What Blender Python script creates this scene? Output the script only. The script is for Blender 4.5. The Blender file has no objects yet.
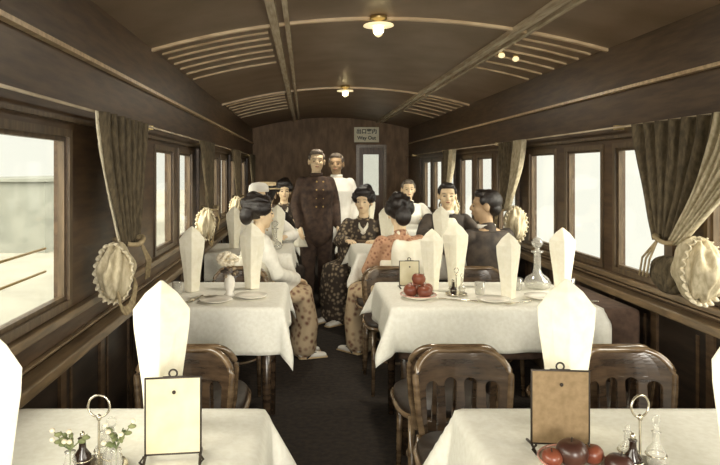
import bpy, bmesh, math, random
from mathutils import Vector, Matrix, noise
random.seed(7)
PI = math.pi
S = bpy.context.scene
COL = S.collection
R = math.radians

# ------------------------------------------------------------------ camera, world, light, exposure
F = 620.0; EYE = 1.42
cd = bpy.data.cameras.new('camera'); cam = bpy.data.objects.new('camera', cd); COL.objects.link(cam)
cam.location = (0, 0, EYE); cam.rotation_euler = (PI/2, 0, 0)
cd.sensor_width = 36; cd.lens = F/720*36
cd.shift_x = (360-305)/720.0; cd.shift_y = -(232.5-170)/720.0
cd.clip_start = 0.05; cd.clip_end = 300
S.camera = cam
S.view_settings.view_transform = 'Standard'; S.view_settings.look = 'None'
S.view_settings.gamma = 1; S.view_settings.use_curve_mapping = False
S.view_settings.exposure = 0.0
w = bpy.data.worlds.new('World'); S.world = w; w.use_nodes = True
bg = w.node_tree.nodes['Background']; bg.inputs[0].default_value = (0.90, 0.90, 0.80, 1); bg.inputs[1].default_value = 1.3

def sun(name, rot, e, ang, col):
    l = bpy.data.lights.new(name, 'SUN'); l.energy = e; l.angle = R(ang); l.color = col
    o = bpy.data.objects.new(name, l); o.rotation_euler = rot; COL.objects.link(o); return o
sun('daylight_right', (R(62), 0, R(62)), 10, 60, (1, .95, .82))
sun('daylight_left', (R(62), 0, R(-62)), 10, 60, (1, .95, .82))
al = bpy.data.lights.new('front_fill', 'AREA'); al.energy = 260; al.size = 1.6; al.color = (1, .95, .85)  # added soft fill from behind the camera, unseen
ao = bpy.data.objects.new('front_fill', al); ao.location = (0.45, -4.2, 1.75); ao.rotation_euler = (R(88), 0, 0); COL.objects.link(ao)

# ------------------------------------------------------------------ materials
def hexc(h):
    h = h.lstrip('#'); v = [int(h[i:i+2], 16)/255 for i in (0, 2, 4)]
    return tuple((c/12.92 if c <= .04045 else ((c+.055)/1.055)**2.4) for c in v) + (1,)
def mat(name, c1, c2=None, rough=.6, scale=6, stretch=(1, 1, 1), metal=0, bump=0, kind='noise', spec=.5, lo=.35, hi=.65, sheen=0):
    m = bpy.data.materials.new(name); m.use_nodes = True; nt = m.node_tree; n = nt.nodes; l = nt.links
    p = n['Principled BSDF']; p.inputs['Roughness'].default_value = rough; p.inputs['Metallic'].default_value = metal
    p.inputs['Specular IOR Level'].default_value = spec
    p.inputs['Base Color'].default_value = hexc(c1)
    if c2:
        tc = n.new('ShaderNodeTexCoord'); mp = n.new('ShaderNodeMapping'); mp.inputs['Scale'].default_value = stretch
        l.new(tc.outputs['Object'], mp.inputs[0])
        if kind == 'voronoi':
            t = n.new('ShaderNodeTexVoronoi'); t.inputs['Scale'].default_value = scale; out = t.outputs['Distance']
        else:
            t = n.new('ShaderNodeTexNoise'); t.inputs['Scale'].default_value = scale; t.inputs['Detail'].default_value = 6; out = t.outputs[0]
        l.new(mp.outputs[0], t.inputs['Vector'])
        r = n.new('ShaderNodeValToRGB'); r.color_ramp.elements[0].position = lo; r.color_ramp.elements[1].position = hi
        r.color_ramp.elements[0].color = hexc(c1); r.color_ramp.elements[1].color = hexc(c2)
        l.new(out, r.inputs[0]); l.new(r.outputs[0], p.inputs['Base Color'])
        if bump:
            b = n.new('ShaderNodeBump'); b.inputs['Strength'].default_value = bump; b.inputs['Distance'].default_value = .01
            l.new(out, b.inputs['Height']); l.new(b.outputs[0], p.inputs['Normal'])
    return m
M = {}
M['wainscot'] = mat('dark_wainscot', '#1f1813', '#33281e', .45, 5, (1, 1, 8))
M['wall'] = mat('varnished_wall_wood', '#433222', '#5e4933', .42, 5, (1, 1, 8), bump=.1)
M['frame'] = mat('window_frame_wood', '#4f4130', '#6d5b45', .38, 8, (6, 6, 1))
M['ledge'] = mat('ledge_wood', '#6a5a45', '#8d775a', .3, 8, (8, 1, 8))
M['ceiling'] = mat('ceiling_veneer', '#75614a', '#8b7560', .45, 3, (1, 1, 1), bump=.05)
M['batten'] = mat('ceiling_batten', '#b89d7a', '#dcc49e', .3, 6, (1, 6, 6))
M['beam'] = mat('ceiling_beam', '#c0ae94', '#e2d4ba', .25, 6, (9, 1, 9))  # bright highlights on the mouldings are put into this pale colour
M['floor'] = mat('dark_carpet', '#1f1914', '#33291f', .95, 30, bump=.5)
M['cloth'] = mat('white_linen', '#e6e3d6', '#efede2', .85, 60, bump=.08)
M['napkin'] = mat('starched_linen', '#ece6cf', '#f3eedb', .8, 40)
M['pad'] = mat('brown_baize', '#4a382d', '#5e493b', .9, 30)
M['chair'] = mat('polished_bentwood', '#33271d', '#5c4937', .25, 7, (1, 1, 5), spec=1)
M['rim'] = mat('chair_rim_wood', '#54422f', '#8a745a', .16, 8, (1, 1, 4), spec=.9)
M['leather'] = mat('dark_leather', '#231b16', '#33281f', .45, 20, bump=.2)
M['skin'] = mat('skin', '#e0c39c', '#e8cfab', .6, 10)
M['skin_dark'] = mat('skin_darker', '#a88a68', '#b59876', .6, 10)
M['hair'] = mat('black_hair', '#16110f', '#2b221d', .38, 30, (8, 8, 1), bump=.5)
M['hair_grey'] = mat('grey_hair', '#55493f', '#8a7e70', .6, 30)
M['eye'] = mat('eye_dark', '#1c1412', None, .3)
M['lip'] = mat('lip', '#9c5f4c', None, .5)
M['uniform'] = mat('brown_uniform_wool', '#35271f', '#523f32', .85, 18)
M['whitecoat'] = mat('white_cotton_coat', '#ebe6da', '#f4f0e6', .85, 12)
M['suit'] = mat('dark_suit_wool', '#2c2520', '#4d4238', .8, 14)
M['button'] = mat('brass_button', '#c2a468', None, .3, metal=.6)
M['kim_dark'] = mat('dark_figured_kimono', '#a8967a', '#40352c', .8, 26, kind='voronoi', lo=.18, hi=.5)
M['kim_flor'] = mat('flowered_kimono', '#7a5240', '#c3ad8c', .8, 22, kind='voronoi', lo=.15, hi=.5)
M['kim_coral'] = mat('coral_kimono', '#7c4f3a', '#b98f70', .8, 34, kind='voronoi', lo=.12, hi=.5)
M['kim_pale'] = mat('pale_kimono', '#d9d5c8', '#ece8dc', .8, 14)
M['obi'] = mat('pale_obi', '#e3dcc6', '#efe9d8', .7, 14)
M['obi_dark'] = mat('dark_obi', '#4a3a2e', '#8d775c', .7, 30)
M['sandal'] = mat('straw_sandal', '#b79d74', '#cdb68f', .8, 20)
M['black'] = mat('black_gloss', '#15110f', None, .3)
M['straw'] = mat('straw_hat', '#b59f78', '#cdb992', .8, 50)
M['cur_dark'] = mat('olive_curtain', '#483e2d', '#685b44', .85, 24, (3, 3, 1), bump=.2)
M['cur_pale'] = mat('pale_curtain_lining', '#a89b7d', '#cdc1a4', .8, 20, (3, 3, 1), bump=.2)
M['fringe'] = mat('curtain_fringe', '#cfc3a6', '#e6dcc3', .8, 50, bump=.4)
M['cord'] = mat('tassel_cord', '#8e7c5c', '#b4a27e', .7, 50)
M['silver'] = mat('silver_plate', '#cfc8b6', None, .22, metal=.9)
M['brass'] = mat('brass', '#c9b17a', None, .3, metal=.85)
M['card'] = mat('cream_card', '#d6ccaa', '#e0d7ba', .7, 20)
M['cardbrown'] = mat('buff_card', '#806a4b', '#917a5a', .75, 60)
M['metal_dark'] = mat('dark_metal_frame', '#3a322a', None, .35, metal=.5)
M['apple'] = mat('red_apple', '#6b2f24', '#a5684a', .3, 4)
M['darkfruit'] = mat('dark_fruit', '#2a1815', '#5a3a2e', .3, 9)
M['china'] = mat('white_china', '#efeade', None, .2)
M['pink'] = mat('pink_rim', '#c58f80', None, .3)
M['leaf'] = mat('leaf_sprig', '#5d6b42', '#8c8f62', .7, 20)
M['bloom'] = mat('pale_bloom', '#e6d9bd', '#f1e7d0', .8, 20)
M['amber'] = mat('dark_sauce_glass', '#2a1d16', None, .1)
M['signwhite'] = mat('sign_enamel', '#f0e8c8', '#f6efd6', .5, 10)
M['ink'] = mat('sign_ink', '#3c3a26', None, .6)
M['ground'] = mat('pale_platform', '#8f8d82', '#a09e92', .9, 1)
M['hut'] = mat('pale_hut_paint', '#73756d', '#80827a', .9, 2)
M['roofd'] = mat('door_wood', '#55402e', '#6f563e', .4, 6, (4, 4, 1))
def glassmat(name, tint, refl):
    m = bpy.data.materials.new(name); m.use_nodes = True; nt = m.node_tree; n = nt.nodes; n.remove(n['Principled BSDF'])
    t = n.new('ShaderNodeBsdfTransparent'); t.inputs[0].default_value = tint
    g = n.new('ShaderNodeBsdfGlossy'); g.inputs['Roughness'].default_value = .05
    f = n.new('ShaderNodeLayerWeight'); f.inputs['Blend'].default_value = refl
    x = n.new('ShaderNodeMixShader'); nt.links.new(f.outputs['Facing'], x.inputs[0])
    nt.links.new(t.outputs[0], x.inputs[1]); nt.links.new(g.outputs[0], x.inputs[2])
    if refl > .1:
        d_ = n.new('ShaderNodeBsdfDiffuse'); d_.inputs[0].default_value = (.9, .88, .82, 1); y = n.new('ShaderNodeMixShader'); y.inputs[0].default_value = .22
        nt.links.new(x.outputs[0], y.inputs[1]); nt.links.new(d_.outputs[0], y.inputs[2]); x = y
    nt.links.new(x.outputs[0], n['Material Output'].inputs['Surface']); return m
M['pane'] = glassmat('window_glass', (.97, .97, .95, 1), .04)
M['crystal'] = glassmat('clear_crystal', (.90, .90, .86, 1), .35)
m = bpy.data.materials.new('lamp_glow'); m.use_nodes = True
p = m.node_tree.nodes['Principled BSDF']; p.inputs['Base Color'].default_value = hexc('#f4e4b8')
p.inputs['Emission Color'].default_value = hexc('#fbe7b4'); p.inputs['Emission Strength'].default_value = .9; M['glow'] = m

# ------------------------------------------------------------------ helpers
def obj(name, bm, m, parent=None, smooth=False, bevel=0, solid=0):
    me = bpy.data.meshes.new(name)
    if isinstance(bm, bpy.types.Mesh): me = bm; me.name = name
    else:
        bmesh.ops.recalc_face_normals(bm, faces=bm.faces); bm.to_mesh(me); bm.free()
    me.materials.clear(); me.materials.append(M[m])
    if smooth:
        for f in me.polygons: f.use_smooth = True
    o = bpy.data.objects.new(name, me); COL.objects.link(o)
    if parent: o.parent = parent
    if bevel:
        b = o.modifiers.new('b', 'BEVEL'); b.width = bevel; b.segments = 2; b.limit_method = 'ANGLE'
    if solid:
        s = o.modifiers.new('s', 'SOLIDIFY'); s.thickness = solid; s.offset = 0
    return o
def tag(o, label, cat, group=None, kind=None):
    o['label'] = label; o['category'] = cat
    if group: o['group'] = group
    if kind: o['kind'] = kind
    return o
def thing(name, label, cat, loc=(0, 0, 0), rz=0, group=None, kind=None):
    o = bpy.data.objects.new(name, None); COL.objects.link(o); o.location = loc; o.rotation_euler = (0, 0, rz)
    o.empty_display_size = .1
    return tag(o, label, cat, group, kind)
def dup(root, loc, rz=None, label=None, group=None):
    r = root.copy(); COL.objects.link(r); r.location = loc
    if rz is not None: r.rotation_euler = (0, 0, rz)
    if label: r['label'] = label
    if group: r['group'] = group
    for ch in list(root.children):
        c = ch.copy(); COL.objects.link(c); c.parent = r
        for g in list(ch.children):
            d = g.copy(); COL.objects.link(d); d.parent = c
    return r
def box(bm, x0, x1, y0, y1, z0, z1):
    v = [bm.verts.new((x, y, z)) for x in (x0, x1) for y in (y0, y1) for z in (z0, z1)]
    for f in ((0, 1, 3, 2), (4, 6, 7, 5), (0, 4, 5, 1), (2, 3, 7, 6), (0, 2, 6, 4), (1, 5, 7, 3)):
        bm.faces.new([v[i] for i in f])
def ring_loft(bm, rings, cap=True, closed=False):
    vs = [[bm.verts.new(p) for p in r] for r in rings]; n = len(vs[0])
    k = len(vs) if closed else len(vs)-1
    for i in range(k):
        a = vs[i]; b = vs[(i+1) % len(vs)]
        for j in range(n): bm.faces.new((a[j], a[(j+1) % n], b[(j+1) % n], b[j]))
    if cap and not closed:
        bm.faces.new(vs[0][::-1]); bm.faces.new(vs[-1])
def ell(bm, c, r, rot=None, n=14):
    c = Vector(c); rings = []
    q = rot or Matrix.Identity(3)
    for i in range(1, n):
        t = PI*i/n
        rings.append([c + q @ Vector((r[0]*math.sin(t)*math.cos(2*PI*j/n), r[1]*math.sin(t)*math.sin(2*PI*j/n), r[2]*math.cos(t))) for j in range(n)])
    vs = [[bm.verts.new(p) for p in g] for g in rings]
    for a, b in zip(vs, vs[1:]):
        for j in range(n): bm.faces.new((a[j], a[(j+1) % n], b[(j+1) % n], b[j]))
    t = bm.verts.new(c + q @ Vector((0, 0, r[2]))); u = bm.verts.new(c - q @ Vector((0, 0, r[2])))
    for j in range(n):
        bm.faces.new((t, vs[0][(j+1) % n], vs[0][j])); bm.faces.new((u, vs[-1][j], vs[-1][(j+1) % n]))
def sweep(bm, pts, rad, n=10, up=(0, 0, 1), round_ends=True, closed=False, alt=(0, 1, 0)):
    """tube through pts; rad: list of r or (rside, rup)"""
    pts = [Vector(p) for p in pts]; N = len(pts); rings = []
    rad = [(r, r) if not isinstance(r, (tuple, list)) else r for r in (rad if isinstance(rad, (list, tuple)) else [rad]*N)]
    def frame(i):
        if closed: t = pts[(i+1) % N]-pts[i-1]
        else: t = pts[min(i+1, N-1)]-pts[max(i-1, 0)]
        t.normalize(); u = Vector(up)
        if abs(t.dot(u)) > .95: u = Vector(alt) if abs(t.dot(Vector(alt))) < .9 else Vector((1, 0, 0))
        s = t.cross(u).normalized(); return t, s, s.cross(t)
    def ring(c, s, u, r): return [c + s*r[0]*math.cos(2*PI*j/n) + u*r[1]*math.sin(2*PI*j/n) for j in range(n)]
    for i in range(N):
        t, s, u = frame(i); r = rad[i]
        if round_ends and not closed and i == 0:
            m = min(r)
            for a in (80, 50, 25): rings.append(ring(pts[0]-t*m*math.sin(R(a)), s, u, (r[0]*math.cos(R(a)), r[1]*math.cos(R(a)))))
        rings.append(ring(pts[i], s, u, r))
        if round_ends and not closed and i == N-1:
            m = min(r)
            for a in (25, 50, 80): rings.append(ring(pts[-1]+t*m*math.sin(R(a)), s, u, (r[0]*math.cos(R(a)), r[1]*math.cos(R(a)))))
    ring_loft(bm, rings, closed=closed)
def lathe(bm, prof, c=(0, 0, 0), n=20):
    c = Vector(c)
    ring_loft(bm, [[c+Vector((r*math.cos(2*PI*j/n), r*math.sin(2*PI*j/n), z)) for j in range(n)] for r, z in prof])
def evalmesh(o):
    dg = bpy.context.evaluated_depsgraph_get(); dg.update()
    return bpy.data.meshes.new_from_object(o.evaluated_get(dg))
def fuse(name, bm, m, parent, voxel=.008, smooth_it=4):
    """joins overlapping closed shapes into one continuous surface"""
    o = obj('tmp_fuse', bm, m)
    r = o.modifiers.new('r', 'REMESH'); r.mode = 'VOXEL'; r.voxel_size = voxel
    s = o.modifiers.new('s', 'SMOOTH'); s.iterations = smooth_it; s.factor = .5
    me = evalmesh(o); bpy.data.objects.remove(o)
    return obj(name, me, m, parent, smooth=True)
NB = bmesh.new

# ------------------------------------------------------------------ car body
XL, XR, XC = -.87, 1.72, .425
Y0, Y1 = -1.3, 10.3
SILLS = {-1: .945, 1: .885}; HEAD = 1.54
P0, P = 2.85, 2.1
def ceil_z(x): return EYE + .87 - .18*((x-XC)/1.295)**2
HW = .235
def group_centres(k): return [P0+P*k+d for d in (.34, .98, 1.65)]
wins_R = []
for k in (-2, -1, 0, 1, 2): wins_R += [(c-HW, c+HW) for c in group_centres(k) if c > -.9]
wins_L = [(1.25, 2.27)]
for k in (0, 1, 2):
    cs = group_centres(k)
    if k < 2: cs = cs[1:]
    wins_L += [(c-HW, c+HW) for c in cs]
wins_L = [(-.9, -.1), (.05, 1.1)] + wins_L
def setting(o, label, cat): return tag(o, label, cat, kind='structure')

bm = NB(); box(bm, XL-.12, XR+.12, Y0, Y1+.1, -.05, 0)
setting(obj('floor', bm, 'floor'), 'dark brown carpeted floor running down the aisle of the dining car', 'floor')
bm = NB(); xs = [XL-.12+(XR-XL+.24)*i/36 for i in range(37)]
prof = [(x, ceil_z(x)) for x in xs] + [(x, ceil_z(x)+.08) for x in reversed(xs)]
a = [bm.verts.new((x, Y0, z)) for x, z in prof]; b = [bm.verts.new((x, Y1+.1, z)) for x, z in prof]
n = len(a)
for i in range(n): bm.faces.new((a[i], a[(i+1) % n], b[(i+1) % n], b[i]))
for q in (a, b):
    for i in range(36): bm.faces.new((q[i], q[i+1], q[n-2-i], q[n-1-i]))
setting(obj('ceiling', bm, 'ceiling', smooth=False), 'brown varnished ceiling curving gently from wall to wall', 'ceiling')

def wall(name, side, wins, label):
    bm = NB(); xi = XL if side < 0 else XR; xo = xi + side*.05; SILL = SILLS[side]
    x0, x1 = min(xi, xo), max(xi, xo)
    top = ceil_z(xi)+.02
    box(bm, x0, x1, Y0, Y1, 0, SILL); box(bm, x0, x1, Y0, Y1, HEAD, top)
    y = Y0
    for a, b in wins:
        box(bm, x0, x1, y, a, SILL, HEAD); y = b
    box(bm, x0, x1, y, Y1, SILL, HEAD)
    setting(obj(name, bm, 'wall'), label, 'wall')
M['endwall'] = mat('end_wall_wood', '#6b5238', '#8a6d4e', .6, 5, (3, 1, 1))
wall('wall_left', -1, wins_L, 'dark varnished wooden side wall on the left of the car')
wall('wall_right', 1, wins_R, 'dark varnished wooden side wall on the right of the car')
bm = NB(); DX0, DX1, DZ = .90, 1.30, 1.79
box(bm, XL, DX0, Y1, Y1+.1, 0, 2.3); box(bm, DX1, XR, Y1, Y1+.1, 0, 2.3); box(bm, DX0, DX1, Y1, Y1+.1, DZ, 2.3)
for x in (1.36, 1.52, 1.68, .6, .35, .1, -.15, -.4, -.65): box(bm, x-.015, x+.015, Y1-.02, Y1+.01, .1, 1.75)
setting(obj('wall_far', bm, 'endwall'), 'panelled wooden end wall with a narrow door at the far end', 'wall')
d = thing('door_1', 'narrow wooden door with glass upper panel in the far end wall', 'door', (DX0, Y1+.03, 0), kind='structure')
bm = NB(); W = DX1-DX0
box(bm, 0, W, 0, .04, 0, 1.0); box(bm, 0, .07, 0, .04, 1.0, DZ); box(bm, W-.07, W, 0, .04, 1.0, DZ); box(bm, .07, W-.07, 0, .04, 1.68, DZ)
obj('door_panel', bm, 'roofd', d)
bm = NB(); box(bm, .07, W-.07, .015, .022, 1.0, 1.68); obj('door_glass', bm, 'crystal', d)
bm = NB(); ell(bm, (.04, -.03, .95), (.02, .03, .02), n=8); obj('door_handle', bm, 'brass', d, True)
bm = NB(); box(bm, DX0-.05, DX0, Y1-.03, Y1, 0, DZ+.05); box(bm, DX1, DX1+.05, Y1-.03, Y1, 0, DZ+.05); box(bm, DX0, DX1, Y1-.03, Y1, DZ, DZ+.05)
setting(obj('trim_1', bm, 'ledge'), 'lighter wooden casing around the far end door', 'trim')

wn = 0
ORD = ('first', 'second', 'third', 'fourth', 'fifth', 'sixth', 'seventh', 'eighth', 'ninth', 'tenth', 'eleventh', 'twelfth', 'thirteenth', 'fourteenth', 'fifteenth', 'sixteenth')
def window(side, a, b, idx):
    global wn; wn += 1
    where = 'left' if side < 0 else 'right'
    o = thing('window_%d' % wn, 'brown framed daylit window in the %s wall, %s from the far end' % (where, ORD[(len(wins_L) if side < 0 else len(wins_R))-1-idx]), 'window', (XL if side < 0 else XR, (a+b)/2, SILLS[side]), kind='structure')
    hw = (b-a)/2; H = HEAD-SILLS[side]; f = .015
    bm = NB()
    def bx(y0, y1, z0, z1, d0=.006, d1=.03): box(bm, min(side*d0, side*d1), max(side*d0, side*d1), y0, y1, z0, z1)
    bx(-hw, hw, 0, f); bx(-hw, hw, H-f, H); bx(-hw, -hw+f, f, H-f); bx(hw-f, hw, f, H-f)
    # casing on the room side
    c = .028
    bx(-hw-c, hw+c, -c, 0, -.009, 0); bx(-hw-c, hw+c, H, H+c, -.009, 0); bx(-hw-c, -hw, 0, H, -.009, 0); bx(hw, hw+c, 0, H, -.009, 0)
    obj('window_frame', bm, 'frame', o)
    bm = NB(); box(bm, side*.014-.002, side*.014+.002, -hw+f, hw-f, f, H-f); obj('window_pane', bm, 'pane', o)
    return o
for i_, (a, b) in enumerate(wins_L): window(-1, a, b, i_)
for i_, (a, b) in enumerate(wins_R): window(1, a, b, i_)
tn = 1
def trim(build, m, label, bevel=0, cat='trim'):
    global tn; tn += 1
    bm = NB(); build(bm); return setting(obj('trim_%d' % tn, bm, m, bevel=bevel), label, cat)
for side, X, nm in ((-1, XL, 'left'), (1, XR, 'right')):
    def B(bm, d0, d1, y0, y1, z0, z1): box(bm, min(X-side*d0, X-side*d1), max(X-side*d0, X-side*d1), y0, y1, z0, z1)
    trim(lambda bm: B(bm, 0, .07, Y0, Y1, .745, .785), 'ledge', 'broad wooden ledge rail below the %s windows' % nm, .006)
    trim(lambda bm: (B(bm, 0, .03, Y0, Y1, SILLS[side]-.065, SILLS[side]-.035), B(bm, 0, .02, Y0, Y1, .80, .81)), 'ledge', 'narrow sill moulding just under the %s windows' % nm, .004)
    trim(lambda bm: B(bm, 0, .03, Y0, Y1, EYE+.428, EYE+.444), 'batten', 'thin cornice moulding high on the %s wall' % nm)
    trim(lambda bm: (B(bm, 0, .02, Y0, Y1, EYE+.175, EYE+.19), B(bm, 0, .025, Y0, Y1, 0, .12)), 'frame', 'slim head moulding over the windows and skirting on the %s wall' % nm)
    trim(lambda bm: B(bm, 0, .008, Y0, Y1, .12, .745), 'wainscot', 'nearly black wainscot boards under the %s ledge' % nm)
    def stiles(bm):
        y = Y0+.1
        while y < Y1:
            B(bm, 0, .02, y, y+.05, .12, .745); B(bm, 0, .012, y+.11, y+.13, .12, .70); y += .42
        for k in (-1, 0, 1, 2, 3):
            c = P0+P*k
            B(bm, 0, .02, c+.02, c+.06, .95, HEAD+.05)
    trim(stiles, 'wall', 'upright wooden stiles panelling the %s wall below and between windows' % nm)
    r = thing('curtain_rod', 'long thin pale curtain rod along the %s wall above the windows' % nm, 'curtain rod', (X-side*.05, 0, EYE+.228))
    bm = NB(); sweep(bm, [(0, Y0+.05, 0), (0, Y1-.05, 0)], .006, 8); obj('rod', bm, 'beam', r, True)
    for k in range(-1, 5):
        bm = NB(); box(bm, min(0, side*.05), max(0, side*.05), P0+P*k-.01+.5, P0+P*k+.01+.5, -.012, .012); obj('rod_bracket', bm, 'brass', r)
# ceiling: cross arches, long beams, battened panels
def arc(bm, x0, x1, y, w, h, n=24, jit=0):
    rings = []
    for i in range(n+1):
        x = x0+(x1-x0)*i/n; z = ceil_z(x)+.005
        rings.append([Vector((x, y-w/2, z)), Vector((x, y+w/2, z)), Vector((x, y+w/2, z-h)), Vector((x, y-w/2, z-h))])
    ring_loft(bm, rings)
for k, y in enumerate((3.53, 6.5)):
    trim(lambda bm: arc(bm, XL, XR, y, .03, .022, 40), 'batten', ('nearer' if k == 0 else 'farther') + ' pale arched moulding crossing the whole ceiling')
for nm, x0 in (('left', -.17), ('right', 1.2)):
    def beam(bm):
        for dx, w, h in ((0, .045, .03), (.07, .028, .02)):
            z = ceil_z(x0+dx)
            box(bm, x0+dx-w/2, x0+dx+w/2, Y0, Y1, z-h, z+.01)
    trim(beam, 'beam', 'long pale double moulding running down the %s side of the ceiling' % nm)
    lo, hi = (XL+.02, -.22) if nm == 'left' else (1.30, XR-.02)
    for j, ys in enumerate(((3.7, 3.86, 4.04, 4.24, 4.46, 4.72), (6.7, 6.95, 7.2, 7.5, 7.85, 8.2))):
        trim(lambda bm: [arc(bm, lo, hi, y, .022, .016, 12) for y in ys], 'batten', '%s set of close spaced battens on the %s slope of the ceiling' % ('nearer' if j == 0 else 'farther', nm))

# outside seen through the near left window
bm = NB(); box(bm, -60, XL-1.2, -10, 60, -.6, -.5)
setting(obj('platform', bm, 'ground'), 'pale station platform outside the nearest left window', 'platform')
bm = NB(); box(bm, -9, -6, 14.3, 22, -.5, 1.15); box(bm, -9.1, -5.9, 14.2, 22.1, 1.15, 1.22)
tag(obj('platform_hut', bm, 'hut'), 'pale grey hut on the platform seen through the nearest left window', 'hut')
g = thing('window_guard', 'pair of thin horizontal guard bars across the nearest left window', 'guard rail', (XL-.09, 1.76, 0))
for z in (1.045, 1.13):
    bm = NB(); sweep(bm, [(0, -.53, z), (0, .53, z)], .005, 8); obj('bar', bm, 'brass', g, True)

# ------------------------------------------------------------------ sign, lamps
s = thing('exit_sign', 'small cream sign with two lines of dark writing above the far door', 'sign', (1.02, Y1-.02, EYE+.585))
bm = NB(); box(bm, -.205, .205, -.012, .02, -.125, .125); obj('sign_board', bm, 'signwhite', s, bevel=.004)
font = None
def text(body, size, z, name):
    c = bpy.data.curves.new(name, 'FONT'); c.body = body; c.size = size; c.align_x = 'CENTER'; c.align_y = 'CENTER'; c.extrude = .002
    c.offset = .002
    o = bpy.data.objects.new('tmp_text', c); COL.objects.link(o)
    me = evalmesh(o); bpy.data.objects.remove(o)
    me.transform(Matrix.Rotation(PI/2, 4, 'X')); me.transform(Matrix.Translation((0, -.014, z)))
    return obj(name, me, 'ink', s)
text('出口案内', .085, .05, 'sign_characters'); text('Way Out', .08, -.055, 'sign_lettering')

def ceiling_lamp(y, label, x=XC-.01):
    t = thing('ceiling_lamp', label, 'lamp', (x, y, ceil_z(x)), group='lamps along the centre of the ceiling')
    bm = NB(); lathe(bm, [(.02, 0), (.05, -.004), (.05, -.02), (.02, -.028), (.012, -.05)], n=20); obj('ceiling_plate', bm, 'brass', t, True)
    bm = NB(); lathe(bm, [(.012, -.045), (.082, -.050), (.086, -.057), (.02, -.058)], n=24); obj('lamp_shade', bm, 'glow', t, True)
    bm = NB(); lathe(bm, [(.012, -.056), (.028, -.07), (.03, -.09), (.018, -.112), (.004, -.12)], n=16); obj('bulb', bm, 'glow', t, True)
    l = bpy.data.lights.new('lamp_light', 'AREA'); l.energy = 17; l.color = (1, .92, .76); l.shape = 'DISK'; l.size = .15
    o = bpy.data.objects.new('lamp_light', l); COL.objects.link(o); o.parent = t; o.location = (0, 0, -.064)
ceiling_lamp(3.5, 'nearer of two pale flat shaded lamps on the ceiling centre line')
ceiling_lamp(6.4, 'farther of two pale flat shaded lamps on the ceiling centre line')
for i, (x, y) in enumerate(((1.30, 4.10), (1.40, 4.12))):  # glowing ovals added where the ceiling only gleams
    t = thing('ceiling_gleam', ('left' if i == 0 else 'right')+' one of two small glowing ovals standing for gleams right of the pale ceiling beam', 'lamp', (x, y, ceil_z(x)), group='small paired ceiling gleams')
    bm = NB(); lathe(bm, [(.018, 0), (.018, -.012), (.01, -.016)], n=12); obj('gleam_mount', bm, 'brass', t, True)
    bm = NB(); ell(bm, (0, 0, -.03), (.022, .022, .018), n=12); obj('bulb', bm, 'glow', t, True)  # emissive oval in place of a gleam

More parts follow.
